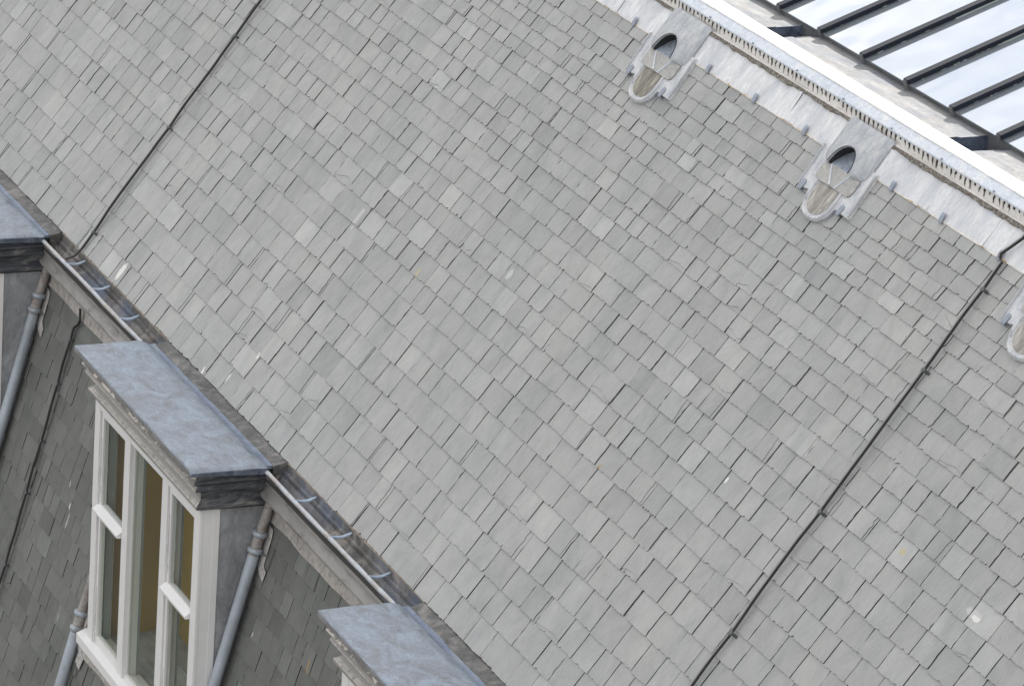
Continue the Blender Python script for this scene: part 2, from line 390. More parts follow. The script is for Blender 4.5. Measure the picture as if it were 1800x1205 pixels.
# ------------------------------------------------------------------ mesh helpers
class MB:
    def __init__(s):
        s.v, s.f, s.mi, s.tone = [], [], [], []
        s.cur = 0
    def add(s, vs, fs, tone=None):
        o = len(s.v)
        s.v += [tuple(p) for p in vs]
        for f in fs:
            s.f.append(tuple(o + i for i in f))
            s.mi.append(s.cur)
            s.tone.append(tone or (0.5, 0.5, 0.5))
    def box(s, x0, x1, y0, y1, z0, z1):
        vs = [(x, y, z) for z in (z0, z1) for y in (y0, y1) for x in (x0, x1)]
        s.add(vs, [(0, 2, 3, 1), (4, 5, 7, 6), (0, 1, 5, 4), (2, 6, 7, 3), (0, 4, 6, 2), (1, 3, 7, 5)])
    def prism(s, poly, h0, h1, axis='z', tone=None):
        """polygon (counter-clockwise) extruded from h0 to h1 along axis"""
        P = {'z': lambda a, b, h: (a, b, h), 'x': lambda a, b, h: (h, a, b), 'y': lambda a, b, h: (a, h, b)}[axis]
        n = len(poly)
        vs = [P(a, b, h0) for a, b in poly] + [P(a, b, h1) for a, b in poly]
        s.add(vs, [tuple(range(n - 1, -1, -1)), tuple(range(n, 2 * n))] + [(i, (i + 1) % n, n + (i + 1) % n, n + i) for i in range(n)], tone)
    def sweepx(s, prof, x0, x1, n=1, closed=True, wob=None):
        """profile in (y, z) run along X"""
        k = len(prof)
        vs = []
        for j in range(n + 1):
            x = x0 + (x1 - x0) * j / n
            for i, (y, z) in enumerate(prof):
                dy, dz = wob(x, i) if wob else (0, 0)
                vs.append((x, y + dy, z + dz))
        fs = []
        for j in range(n):
            for i in range(k if closed else k - 1):
                a, b = j * k + i, j * k + (i + 1) % k
                fs.append((a, a + k, b + k, b))
        if closed:
            fs.append(tuple(range(k)))
            fs.append(tuple(range(n * k + k - 1, n * k - 1, -1)))
        s.add(vs, fs)
    def tube(s, pts, r, n=12, cap=True, flat=1.0):
        rings = []
        for i, p in enumerate(pts):
            p = Vector(p)
            a = Vector(pts[max(i - 1, 0)])
            b = Vector(pts[min(i + 1, len(pts) - 1)])
            d = (b - a).normalized()
            u = d.cross(Vector((0.3, -0.9, 0.2))).normalized()
            w_ = d.cross(u).normalized()
            rr = r[i] if isinstance(r, (list, tuple)) else r
            rings.append([p + rr * (math.cos(t) * u + flat * math.sin(t) * w_) for t in [2 * math.pi * k / n for k in range(n)]])
        vs = [q for ring in rings for q in ring]
        fs = [(j * n + i, j * n + (i + 1) % n, (j + 1) * n + (i + 1) % n, (j + 1) * n + i) for j in range(len(pts) - 1) for i in range(n)]
        if cap:
            fs.append(tuple(range(n - 1, -1, -1)))
            fs.append(tuple(range((len(pts) - 1) * n, len(pts) * n)))
        s.add(vs, fs)
    def ribbon(s, pts, side, w_, th, up):
        """flat strip along pts; side: width direction, up: thickness direction"""
        side, up = Vector(side), Vector(up)
        k = 4
        vs = []
        for p in pts:
            p = Vector(p)
            vs += [p - side * w_ / 2, p + side * w_ / 2, p + side * w_ / 2 + up * th, p - side * w_ / 2 + up * th]
        fs = []
        for j in range(len(pts) - 1):
            for i in range(k):
                a, b = j * k + i, j * k + (i + 1) % k
                fs.append((a, b, b + k, a + k))
        fs.append((3, 2, 1, 0))
        e = (len(pts) - 1) * k
        fs.append((e, e + 1, e + 2, e + 3))
        s.add(vs, fs)
        nf = len(fs)
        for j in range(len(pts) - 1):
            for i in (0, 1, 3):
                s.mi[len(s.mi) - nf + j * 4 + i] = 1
    def mesh(s, name, mats, smooth=False):
        me = bpy.data.meshes.new(name)
        me.from_pydata(s.v, [], s.f)
        for m in (mats if isinstance(mats, (list, tuple)) else [mats]):
            me.materials.append(MAT[m])
        me.polygons.foreach_set('material_index', s.mi)
        if any(t != (0.5, 0.5, 0.5) for t in s.tone):
            a = me.attributes.new('tone', 'FLOAT_COLOR', 'FACE')
            buf = []
            for t in s.tone:
                buf += [*t, 1.0]
            a.data.foreach_set('color', buf)
        if smooth:
            me.polygons.foreach_set('use_smooth', [True] * len(s.f))
            try:
                me.set_sharp_from_angle(angle=R(38))
            except Exception:
                pass
        me.update()
        return me

def part(name, mb, mats, parent=None, M=None, smooth=False, bevel=0.0, label=None):
    o = bpy.data.objects.new(name, mb.mesh(name, mats, smooth))
    COL.objects.link(o)
    M = M or Matrix.Identity(4)
    if parent:
        o.parent = parent
        pm = parent['_m'] if '_m' in WM else None
        o.matrix_basis = WM[parent.name].inverted() @ M
    else:
        o.matrix_basis = M
    WM[o.name] = M.copy()
    if bevel:
        b = o.modifiers.new('bevel', 'BEVEL')
        b.width = bevel
        b.segments = 2
        b.limit_method = 'ANGLE'
        b.angle_limit = R(40)
    if label:
        o['label'] = label
    return o
WM = {}

def tag(o, label, cat, group=None, kind=None):
    o['label'] = label
    o['category'] = cat
    if group:
        o['group'] = group
    if kind:
        o['kind'] = kind
    return o

def thing(name, label, cat, loc=(0, 0, 0), group=None):
    o = bpy.data.objects.new(name, None)
    o.empty_display_size = 0.3
    COL.objects.link(o)
    o.location = loc
    WM[o.name] = Matrix.Translation(loc)
    return tag(o, label, cat, group)

def hsh(x):
    return math.sin(x * 12.9898) * 43758.5453 % 1.0

# ------------------------------------------------------------------ ground
g = MB()
g.add([(-400, -400, -15), (400, -400, -15), (400, 400, -15), (-400, 400, -15)], [(0, 1, 2, 3)])
go = part('ground', g, 'paving')
go['kind'] = 'structure'

# ------------------------------------------------------------------ the roof
roof = thing('mansard_roof', 'long grey slate mansard roof, pale upper slope above the gutter and darker steep lower slope', 'roof', (0, 0, -15))
X0, X1 = -13.5, 13.0

def slates(courses, x0, x1, wmin, wmax, seed, th=0.011, tone_sig=0.06, holes=(), clips=(), gapmax=0.0115, flakes=0.14):
    rnd = random.Random(seed)
    mb = MB()
    for k in range(len(courses) - 1):
        s0, s1 = courses[k], courses[k + 1]
        e = s1 - s0
        L = 2.0 * e + 0.05
        H = 0.0190
        x = x0 + rnd.random() * 0.3
        while x < x1:
            sc_ = min(1.0, 0.55 + e * 2.1)
            wd = (wmin + (wmax - wmin) * rnd.random() ** 1.25) * sc_
            gap = rnd.uniform(0.0048, gapmax) if rnd.random() > 0.15 else rnd.uniform(gapmax, gapmax * 1.45)
            xa, xb = x, x + wd - gap
            x += wd
            ds = rnd.gauss(0, 0.0022)
            rot = rnd.gauss(0, 0.0045)
            lift = rnd.random() ** 3 * 0.004
            tilt = rnd.gauss(0, 0.0014)
            if any(xa < h[1] and xb > h[0] and s0 < h[3] and s1 > h[2] for h in holes):
                continue
            Lk = L
            skip = False
            for c0, c1, cs0 in clips:
                if s0 >= cs0 - 0.02:
                    if xa >= c0 - 0.02 and xb <= c1 + 0.02:
                        skip = True
                    elif xa < c0 < xb:
                        xb = c0
                    elif xa < c1 < xb:
                        xa = c1
                elif xa < c1 and xb > c0:
                    Lk = min(Lk, max(0.02, cs0 - s0))
            if skip or xb - xa < 0.015:
                continue
            # outline, counter-clockwise: jagged lower edge, rough right edge, top, left edge
            pts = []
            nb = rnd.randint(9, 14)
            cl_ = rnd.random() < 0.05
            cr_ = rnd.random() < 0.10
            cs = rnd.uniform(0.008, 0.03)
            for i in range(nb + 1):
                u = i / nb
                jj = rnd.gauss(0, 0.0017) + (abs(rnd.gauss(0, 0.005)) if rnd.random() < 0.2 else 0)
                px = xa + (xb - xa) * u
                py = s0 + ds + jj
                if i == 0 and cl_:
                    py += cs
                if i == nb and cr_:
                    py += cs
                if cr_ and i == nb - 1:
                    px = max(xa + 0.02, xb - cs * 0.8)
                    py = s0 + ds
                pts.append((px, py))
            rough = rnd.random() < 0.42
            for i in range(1, 6):
                u = i / 6
                pts.append((xb + (rnd.gauss(0, 0.0036 if rough else 0.0012)), s0 + ds + min(e * 1.15, Lk) * u))
            pts.append((xb, s0 + max(Lk, e * 1.2 if Lk == L else Lk)))
            pts.append((xa, s0 + max(Lk, e * 1.2 if Lk == L else Lk)))
            for i in range(3, 0, -1):
                u = i / 4
                pts.append((xa + rnd.gauss(0, 0.0009), s0 + ds + min(e * 1.15, Lk) * u))
            cx = (xa + xb) / 2
            P3 = []
            for px, py in pts:
                qx = px - (py - s0) * rot
                qy = py + (px - cx) * rot
                h = H * (1 - (py - s0) / L) + lift + (px - cx) * tilt / wd * 2
                P3.append((qx, qy, h))
            n = len(P3)
            tone = 0.5 + rnd.gauss(0, tone_sig)
            r_ = rnd.random()
            if r_ < 0.05:
                tone += 0.20
            elif r_ < 0.12:
                tone -= 0.15
            T = (max(0.0, min(1.0, tone)), rnd.random(), rnd.random())
            vs = P3 + [(p[0], p[1], p[2] - th) for p in P3]
            mb.cur = 0
            mb.add(vs, [tuple(range(n))], T)
            o_ = len(mb.v) - 2 * n
            for i in range(n):
                mb.f.append(tuple(o_ + q for q in (i, n + i, n + (i + 1) % n, (i + 1) % n)))
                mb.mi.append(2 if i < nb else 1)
                mb.tone.append(T)
            if rnd.random() < flakes and Lk == L and abs(rot) < 0.006:
                flake(mb, rnd, xa, xb, s0 + ds, e, H + lift, L, th, (min(1, T[0] + rnd.uniform(-0.06, 0.08)), T[1], T[2]))
    return mb

def flake(mb, rnd, xa, xb, s0, e, H, L, th, T):
    w_ = xb - xa
    if rnd.random() < 0.7:      # ragged break running up the slate near its right edge
        base = xb - rnd.uniform(0.006, min(0.05, w_ * 0.3))
        slant = rnd.gauss(0, 0.012)
        pts = [(xa + 0.002, s0 + 0.003), (base + slant * -0.5, s0 + 0.003)]
        k = 7
        for i in range(1, k + 1):
            u = i / k
            pts.append((min(xb - 0.001, base + slant * (u - 0.5) + rnd.gauss(0, 0.0035)), s0 + 0.003 + e * 1.1 * u))
        pts.append((xa + 0.002, s0 + 0.003 + e * 1.1))
    else:                       # shelf broken off above the tail
        hgt = rnd.uniform(0.01, e * 0.35)
        pts = []
        k = 8
        for i in range(k + 1):
            u = i / k
            pts.append((xa + 0.002 + (w_ - 0.004) * u, s0 + 0.003 + hgt * (0.4 + 0.6 * math.sin(u * 2.6 + hgt * 90) ** 2) + rnd.gauss(0, 0.002)))
        pts += [(xb - 0.002, s0 + e * 1.1), (xa + 0.002, s0 + e * 1.1)]
    z = lambda ps: H * (1 - (ps - s0) / L)
    n = len(pts)
    vs = [(a, b, z(b) + 0.0042) for a, b in pts] + [(a, b, z(b) - 0.001) for a, b in pts]
    mb.cur = 0
    mb.add(vs, [tuple(range(n))], T)
    o_ = len(mb.v) - 2 * n
    for i in range(n):
        mb.f.append(tuple(o_ + q for q in (i, n + i, n + (i + 1) % n, (i + 1) % n)))
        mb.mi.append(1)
        mb.tone.append(T)

UPC = [-0.004, 0.222, 0.443, 0.665, 0.900, 1.122, 1.340, 1.548, 1.745, 1.940, 2.135, 2.315, 2.495, 2.672, 2.845, 3.010,
       3.157, 3.308, 3.475, 3.620, 3.732, 3.850, 3.965, 4.090, 4.220, 4.345]
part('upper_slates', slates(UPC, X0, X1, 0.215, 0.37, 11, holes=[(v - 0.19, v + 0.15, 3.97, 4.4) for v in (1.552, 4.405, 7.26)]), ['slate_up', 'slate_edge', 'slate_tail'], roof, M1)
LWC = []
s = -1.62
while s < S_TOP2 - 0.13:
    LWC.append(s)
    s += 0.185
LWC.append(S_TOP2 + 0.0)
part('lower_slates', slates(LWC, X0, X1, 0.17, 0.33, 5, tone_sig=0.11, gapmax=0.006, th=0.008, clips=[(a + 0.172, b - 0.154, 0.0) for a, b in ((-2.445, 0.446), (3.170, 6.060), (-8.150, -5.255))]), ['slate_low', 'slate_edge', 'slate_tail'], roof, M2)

# boards under both slopes (dark gaps between slates look onto them)
u = MB()
u.prism([(0.02, 0.0), (2.63, 3.645), (2.63, 3.60), (0.10, 0.0)], X0, X1, 'x')
part('roof_boarding', u, 'underlay', roof, Matrix.Translation((0, 0.012, -0.012)))
e = MB()
e.box(X0, X1, -0.020, 0.05, -0.022, 0.000)
part('eaves_batten', e, 'tan_edge', roof, M1)

# outer wall below the mansard (out of the frame)
wl = MB()
wl.box(X0, X1, -1.10, 8.2, -15.0, -4.3)
wl.box(X0, X1, -0.95, 7.9, -4.3, -4.2)
part('brick_wall', wl, 'brick', roof)

# lead flashing on the upper slope, in bays, with a rust tinged hem and clips over it
FL0, FL1 = 4.318, 4.575
rnd = random.Random(3)
vent_x = [1.552, 4.405, 7.26]
def bay_mesh(x0, x1, seed):
    """a slightly dished sheet with raised edges at its sides"""
    rr = random.Random(seed)
    nx, ns = 26, 10
    mb = MB()
    vs = []
    for j in range(ns + 1):
        v = j / ns
        for i in range(nx + 1):
            uu = i / nx
            edge = min(uu, 1 - uu) * (x1 - x0)
            dish = 0.010 * math.exp(-(edge / 0.055) ** 2) + 0.006 * math.exp(-((v - 0.93) / 0.10) ** 2)
            wav = 0.003 * math.sin(uu * 9 + seed) * math.sin(v * 4 + seed * 2) + 0.0015 * math.sin(uu * 31 + seed * 5)
            vs.append((x0 + (x1 - x0) * uu, FL0 + (FL1 - FL0) * v + (0.0025 * math.sin(uu * 7 + seed) if j == 0 else 0), 0.021 + dish + wav))
    fs = [(j * (nx + 1) + i, j * (nx + 1) + i + 1, (j + 1) * (nx + 1) + i + 1, (j + 1) * (nx + 1) + i) for j in range(ns) for i in range(nx)]
    mb.add(vs, fs)
    mb.box(x0, x1, FL0 + 0.006, FL1, 0.012, 0.0185)
    return mb
fl_edges = [X0]
for vx in [-6.998, -4.148, -1.298] + vent_x + [10.11]:
    fl_edges += [vx - 0.285, vx + 0.285]
fl_edges.append(X1)
segs = []
for a, b in zip(fl_edges[::2], fl_edges[1::2]):
    n = max(1, round((b - a) / 0.74))
    for i in range(n):
        segs.append((a + (b - a) * i / n, a + (b - a) * (i + 1) / n))
flash = MB()
hem = MB()
for i, (a, b) in enumerate(segs):
    m_ = bay_mesh(a, b, i * 1.7)
    flash.add(m_.v, m_.f)
for a, b in zip(fl_edges[::2], fl_edges[1::2]):
    hem.box(a, b, FL0 - 0.008, FL0 + 0.004, 0.008, 0.021)
fo = part('ridge_flashing', flash, 'lead_pale', roof, M1, smooth=True)
part('flashing_hem', hem, 'tan_strip', fo, M1)
for cx in (-7.9, -5.7, -5.0, -3.2, -2.45, -0.2, 0.824, 2.11, 2.874, 3.665, 4.904 + .06, 5.66, 6.44, 8.0, 8.8, 9.6):
    c = MB()
    c.prism([(FL0 - 0.020, 0.016), (FL0 - 0.020, 0.036), (FL0 + 0.03, 0.046), (FL0 + 0.052, 0.043), (FL0 + 0.052, 0.036), (FL0 + 0.0, 0.028)], cx - 0.021, cx + 0.021, 'x')
    part('flashing_clip', c, 'clip', fo, M1, bevel=0.006)

# ------------------------------------------------------------------ ridge: roll, slotted upstand, cove, white capping, lead gutter behind
ridge = thing('ridge_capping', 'pale lead ridge capping with slotted ventilation strip, its white top behind the slates', 'ridge capping', (0, Y8, Z8))
def wob1(x, i):
    return (0.002 * math.sin(x * 3.1 + i), 0.0025 * math.sin(x * 5.3 + i * 0.7) + 0.0015 * math.sin(x * 17.0))
rb = MB()
roll = [(Y8 - 0.030, Z8 - 0.045)] + [(Y8 + 0.008 - 0.026 * math.cos(a), Z8 + 0.012 + 0.028 * math.sin(a)) for a in [R(q) for q in (-30, 0, 30, 60, 90)]] + [(Y8 + 0.05, Z8 + 0.035), (Y8 + 0.05, Z8 - 0.045)]
rb.sweepx(roll[::-1], X0, X1, 220, wob=wob1)
part('lead_roll', rb, 'lead_roll', ridge, smooth=True)
gr = MB()
rr = random.Random(77)
x = X0
gv = []
xs_ = []
wcur = 0.006
while x < X1:
    wcur = max(0.0015, min(0.017, wcur + rr.uniform(-0.006, 0.006)))
    xs_.append(x)
    gv += [(x, 4.576, 0.0395), (x, 4.556 - wcur, 0.0395), (x, 4.555 - wcur, 0.026)]
    x += rr.uniform(0.012, 0.05)
gr.add(gv, [(i * 3 + j, i * 3 + j + 1, i * 3 + j + 4, i * 3 + j + 3) for i in range(len(xs_) - 1) for j in range(2)])
part('moss_line', gr, 'grime', ridge, M1)
ya = Y8 + 0.032
wall = MB()
wall.box(X0, X1, ya, ya + 0.03, Z8 + 0.034, Z8 + 0.076)
wall.box(X0, X1, ya - 0.002, ya + 0.03, Z8 + 0.098, Z8 + 0.116)
x = X0
while x < X1:
    wv = 0.031 + 0.012 * hsh(x)
    wall.box(x, x + wv, ya - 0.001, ya + 0.03, Z8 + 0.076, Z8 + 0.098)
    x += 0.065
wall.cur = 1
wall.box(X0, X1, ya + 0.004, ya + 0.029, Z8 + 0.0762, Z8 + 0.0978)
# dark drips running from some of the slots
rr = random.Random(8)
x = X0
wall.cur = 2
while x < X1:
    if rr.random() < 0.85:
        hx = x + 0.052
        for q in range(rr.randint(1, 4)):
            dx = rr.uniform(-0.012, 0.012)
            ln = rr.uniform(0.010, 0.045)
            wd = rr.uniform(0.003, 0.009)
            wall.prism([(hx + dx - wd, Z8 + 0.079), (hx + dx - wd * 0.3, Z8 + 0.079 - ln), (hx + dx + wd * 0.3, Z8 + 0.079 - ln), (hx + dx + wd, Z8 + 0.079)], ya + 0.001, ya - 0.0022, 'y')
    x += 0.065
MAT['drip'] = simple('black brown drip marks', (0.115, 0.095, 0.075), 0.7, var=0.4, scale=40)
part('slotted_upstand', wall, ['drip_wall', 'slot_shade', 'drip'], ridge)
cv = MB()
cv.sweepx([(ya - 0.006, Z8 + 0.112), (Y8 + 0.083, Z8 + 0.165), (Y8 + 0.09, Z8 + 0.165), (Y8 + 0.09, Z8 + 0.100), (ya - 0.006, Z8 + 0.100)][::-1], X0, X1, 200, wob=lambda x, i: (0, 0.0015 * math.sin(x * 9 + i)))
part('lead_cove', cv, 'lead_cove', ridge)
ct = MB()
ct.sweepx([(Y8 + 0.078, Z8 + 0.160), (Y8 + 0.078, Z8 + 0.170), (Y8 + 0.085, Z8 + 0.176), (Y8 + 0.225, Z8 + 0.178), (Y8 + 0.238, Z8 + 0.168), (Y8 + 0.240, Z8 + 0.155)][::-1], X0, X1, 200,
          wob=lambda x, i: (0.0016 * math.sin(x * 4 + i) + 0.001 * math.sin(x * 19), 0.001 * math.sin(x * 7 + i)))
part('white_capping', ct, 'lead_white', ridge)
for k, px in enumerate([q * 0.71 + 0.30 for q in range(-2, 13)]):
    sc_ = MB()
    sc_.tube([(px, ya + 0.0, Z8 + 0.118), (px, ya - 0.012, Z8 + 0.126)], [0.006, 0.007], 8)
    part('screw', sc_, 'clip', ridge)
# lead gutter with two sumps
sumps = [(-3.45, -3.16), (-0.65, -0.36), (2.165, 2.445), (4.94, 5.25), (7.75, 8.05)]
YK = 3.225                                         # face of the rooflight kerb
dk = MB()
edges = [X0] + [v for s_ in sumps for v in s_] + [X1]
def deckseg(mb, a, b):
    n = max(1, int((b - a) / 0.12))
    ys = [Y8 + 0.2, 2.98, 3.0, 3.008, 3.10, 3.16, YK + 0.02]
    vs = []
    for i in range(n + 1):
        xx = a + (b - a) * i / n
        for j, yy in enumerate(ys):
            zz = ZD + 0.002 * math.sin(xx * 5 + j * 2.1) + 0.0015 * math.sin(xx * 13 + j) + (0.006 if j in (0, 1, 2) else 0.0) - (0.0 if j else 0.0)
            vs.append((xx, yy, zz))
    k = len(ys)
    fs = [(i * k + j, (i + 1) * k + j, (i + 1) * k + j + 1, i * k + j + 1) for i in range(n) for j in range(k - 1)]
    mb.add(vs, fs)
for a, b in zip(edges[::2], edges[1::2]):
    deckseg(dk, a, b)
part('roof_gutter_lead', dk, 'lead_deck', ridge, smooth=True)
for a, b in sumps:
    sm = MB()
    d = 0.13
    sm.box(a - 0.006, a, 2.885, YK + 0.02, ZD - d, ZD + 0.003)
    sm.box(b, b + 0.006, 2.885, YK + 0.02, ZD - d, ZD + 0.003)
    sm.box(a, b, 2.879, 2.885, ZD - d, ZD + 0.003)
    sm.box(a, b, YK + 0.014, YK + 0.02, ZD - d, ZD - 0.001)
    sm.box(a, b, 2.885, YK + 0.014, ZD - d - 0.006, ZD - d)
    part('gutter_sump', sm, 'sump', ridge)

# ------------------------------------------------------------------ rooflight
sky_ = thing('glazed_rooflight', 'glazed rooflight with navy glazing bars behind the white ridge capping', 'skylight', (0, YK, ZD))
kb = MB()
ZG = ZD + 0.047
kb.box(X0, X1, YK, YK + 0.06, ZD - 0.16, ZD + 0.026)
kb.box(X0, X1, YK - 0.016, YK + 0.06, ZD + 0.028, ZG - 0.011)
x = X0
while x < X1:
    kb.box(x, x + 0.004, YK - 0.003, YK, ZD - 0.14, ZD + 0.025)
    x += 1.39
part('lead_kerb', kb, 'kerb', sky_, bevel=0.006)
M3 = Matrix.Translation((0, YK - 0.025, ZG)) @ Matrix.Rotation(T3, 4, 'X')
bars = [1.845 + 0.6615 * k for k in range(-16, 12)]
LS = 5.2
for i in range(len(bars) - 1):
    p = MB()
    p.box(bars[i] + 0.004, bars[i + 1] - 0.004, 0.0, LS, -0.012, 0.0)
    part('glass_pane', p, 'roofglass', sky_, M3)
for bx in bars:
    b = MB()
    b.box(bx - 0.028, bx + 0.028, -0.012, LS, 0.030, 0.040)
    b.box(bx - 0.031, bx - 0.027, -0.012, LS, 0.018, 0.0398)
    b.box(bx + 0.027, bx + 0.031, -0.012, LS, 0.010, 0.0398)
    b.cur = 1
    b.box(bx - 0.014, bx + 0.014, -0.008, LS, 0.002, 0.030)
    b.box(bx + 0.014, bx + 0.018, -0.008, LS, 0.012, 0.015)
    b.cur = 2
    b.box(bx - 0.024, bx + 0.020, -0.024, -0.013, -0.018, 0.034)
    b.cur = 3
    rr = random.Random(int(bx * 100))
    b.box(bx + 0.017, bx + 0.034, 0.75 + rr.random() * 0.3, LS, 0.0005, 0.006)
    s = 0.10
    while s < 0.75:
        ln = rr.uniform(0.008, 0.05)
        if rr.random() < 0.35:
            b.box(bx + 0.018, bx + 0.023 + rr.random() * 0.012, s, s + ln, 0.0005, 0.002 + rr.random() * 0.003)
        s += ln + rr.uniform(0.0, 0.06)
    part('glazing_bar', b, ['bar', 'bar_side', 'kerb', 'seal'], sky_, M3)
bk = MB()
yt, zt = YK - 0.025 + LS * math.cos(T3), ZG + LS * math.sin(T3)
bk.prism([(YK + 0.06, ZD - 0.2), (yt, ZD - 0.2), (yt, zt - 0.03), (YK + 0.06, ZG - 0.03 + 0.02)], X0, X1, 'x')
part('rooflight_upstand', bk, 'kerb', sky_)

# ------------------------------------------------------------------ eaves gutter
gut = thing('eaves_gutter', 'moulded lead eaves gutter with pale front lip, between the two slate slopes', 'gutter', (0, -0.19, -0.2))
gi = MB()
def wobg(x, i):
    return (0.002 * math.sin(x * 2.3 + i), 0.0025 * math.sin(x * 1.9 + i * 0.3) + 0.0012 * math.sin(x * 11 + i))
trough = [(0.004, -0.012), (-0.006, -0.045), (-0.010, -0.080), (-0.034, -0.088), (-0.040, -0.120), (-0.060, -0.126), (-0.085, -0.150), (-0.150, -0.155), (-0.172, -0.120), (-0.174, -0.062)]
gi.sweepx(trough + [(y - 0.0, z - 0.012) for y, z in trough[::-1]], X0, X1, 160, closed=True, wob=wobg)
part('trough', gi, 'gutter_in', gut, smooth=True)
lp = MB()
lip = [(-0.173, -0.074), (-0.174, -0.060), (-0.178, -0.053), (-0.192, -0.054), (-0.202, -0.060), (-0.204, -0.072), (-0.199, -0.082), (-0.178, -0.088)]
lp.sweepx(lip, X0, X1, 520, wob=lambda x, i: (0.002 * math.sin(x * 4.1) + 0.0010 * math.sin(x * 13 + i), 0.0028 * math.sin(x * 2.7) + 0.0012 * math.sin(x * 11)))
part('front_lip', lp, 'gutter_lip', gut, smooth=True)
fa = MB()
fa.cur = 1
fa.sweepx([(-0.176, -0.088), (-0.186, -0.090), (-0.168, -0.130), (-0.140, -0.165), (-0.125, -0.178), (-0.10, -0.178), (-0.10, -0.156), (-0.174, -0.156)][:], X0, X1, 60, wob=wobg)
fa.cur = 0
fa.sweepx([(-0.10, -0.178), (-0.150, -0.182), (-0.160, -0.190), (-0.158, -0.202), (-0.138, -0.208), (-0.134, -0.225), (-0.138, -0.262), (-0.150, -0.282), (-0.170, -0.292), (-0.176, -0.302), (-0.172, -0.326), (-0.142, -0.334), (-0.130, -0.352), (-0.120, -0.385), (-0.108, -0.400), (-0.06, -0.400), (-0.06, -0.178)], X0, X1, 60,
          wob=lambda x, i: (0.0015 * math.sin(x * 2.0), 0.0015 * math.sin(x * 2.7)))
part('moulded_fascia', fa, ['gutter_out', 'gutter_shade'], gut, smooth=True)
sk = MB()
nx = 300
vs = []
for i in range(nx + 1):
    xx = X0 + (X1 - X0) * i / nx
    jag = 0.006 * math.sin(xx * 3.3) + 0.005 * math.sin(xx * 9.1 + 1) + 0.003 * hsh(xx)
    for (y, z) in ((-0.060, -0.395), (-0.080, -0.430), (-0.089 + 0.003 * math.sin(xx * 14), -0.485), (-0.100 + 0.004 * math.sin(xx * 11), -0.520 + jag), (-0.088, -0.522 + jag)):
        vs.append((xx, y, z))
sk.add(vs, [(i * 5 + j, i * 5 + j + 1, (i + 1) * 5 + j + 1, (i + 1) * 5 + j) for i in range(nx) for j in range(4)])
part('lead_skirt', sk, 'skirt', gut, smooth=True)
for sx in [-4.66 + 0.74 * k for k in (-11, -10, -9)] + [-4.60, -3.92, -3.142, 1.059, 1.794, 2.570, 6.66, 7.4, 8.1]:
    s_ = MB()
    s_.tube([(sx, -0.188, -0.056), (sx + 0.004, -0.165, -0.064), (sx + 0.008, -0.12, -0.070), (sx + 0.010, -0.07, -0.064), (sx + 0.012, -0.03, -0.048), (sx + 0.012, -0.012, -0.042)], [0.011, 0.012, 0.012, 0.012, 0.011, 0.009], 10, flat=0.6)
    part('gutter_strap', s_, 'strap', gut, smooth=True)
for jx in (-3.45, 2.05, 7.6):     # lapped joints of the moulded fascia
    j_ = MB()
    j_.sweepx([(-0.151, -0.1795), (-0.1635, -0.189), (-0.1615, -0.2035), (-0.1415, -0.2095), (-0.1375, -0.225), (-0.1415, -0.261), (-0.152, -0.280), (-0.172, -0.290), (-0.1795, -0.302), (-0.1755, -0.3285), (-0.12, -0.33), (-0.12, -0.19)], jx, jx + 0.9, 1)
    part('fascia_lap', j_, 'gutter_out', gut, smooth=True)

# ------------------------------------------------------------------ dormers
def low_pt(x, z, off):
    """a point 'off' in front of the lower slope at height z"""
    y = -0.62 + (z + 2.7) / math.tan(T2)
    return Vector((x, y, z)) + off * Vector((0, -math.sin(T2), math.cos(T2)))

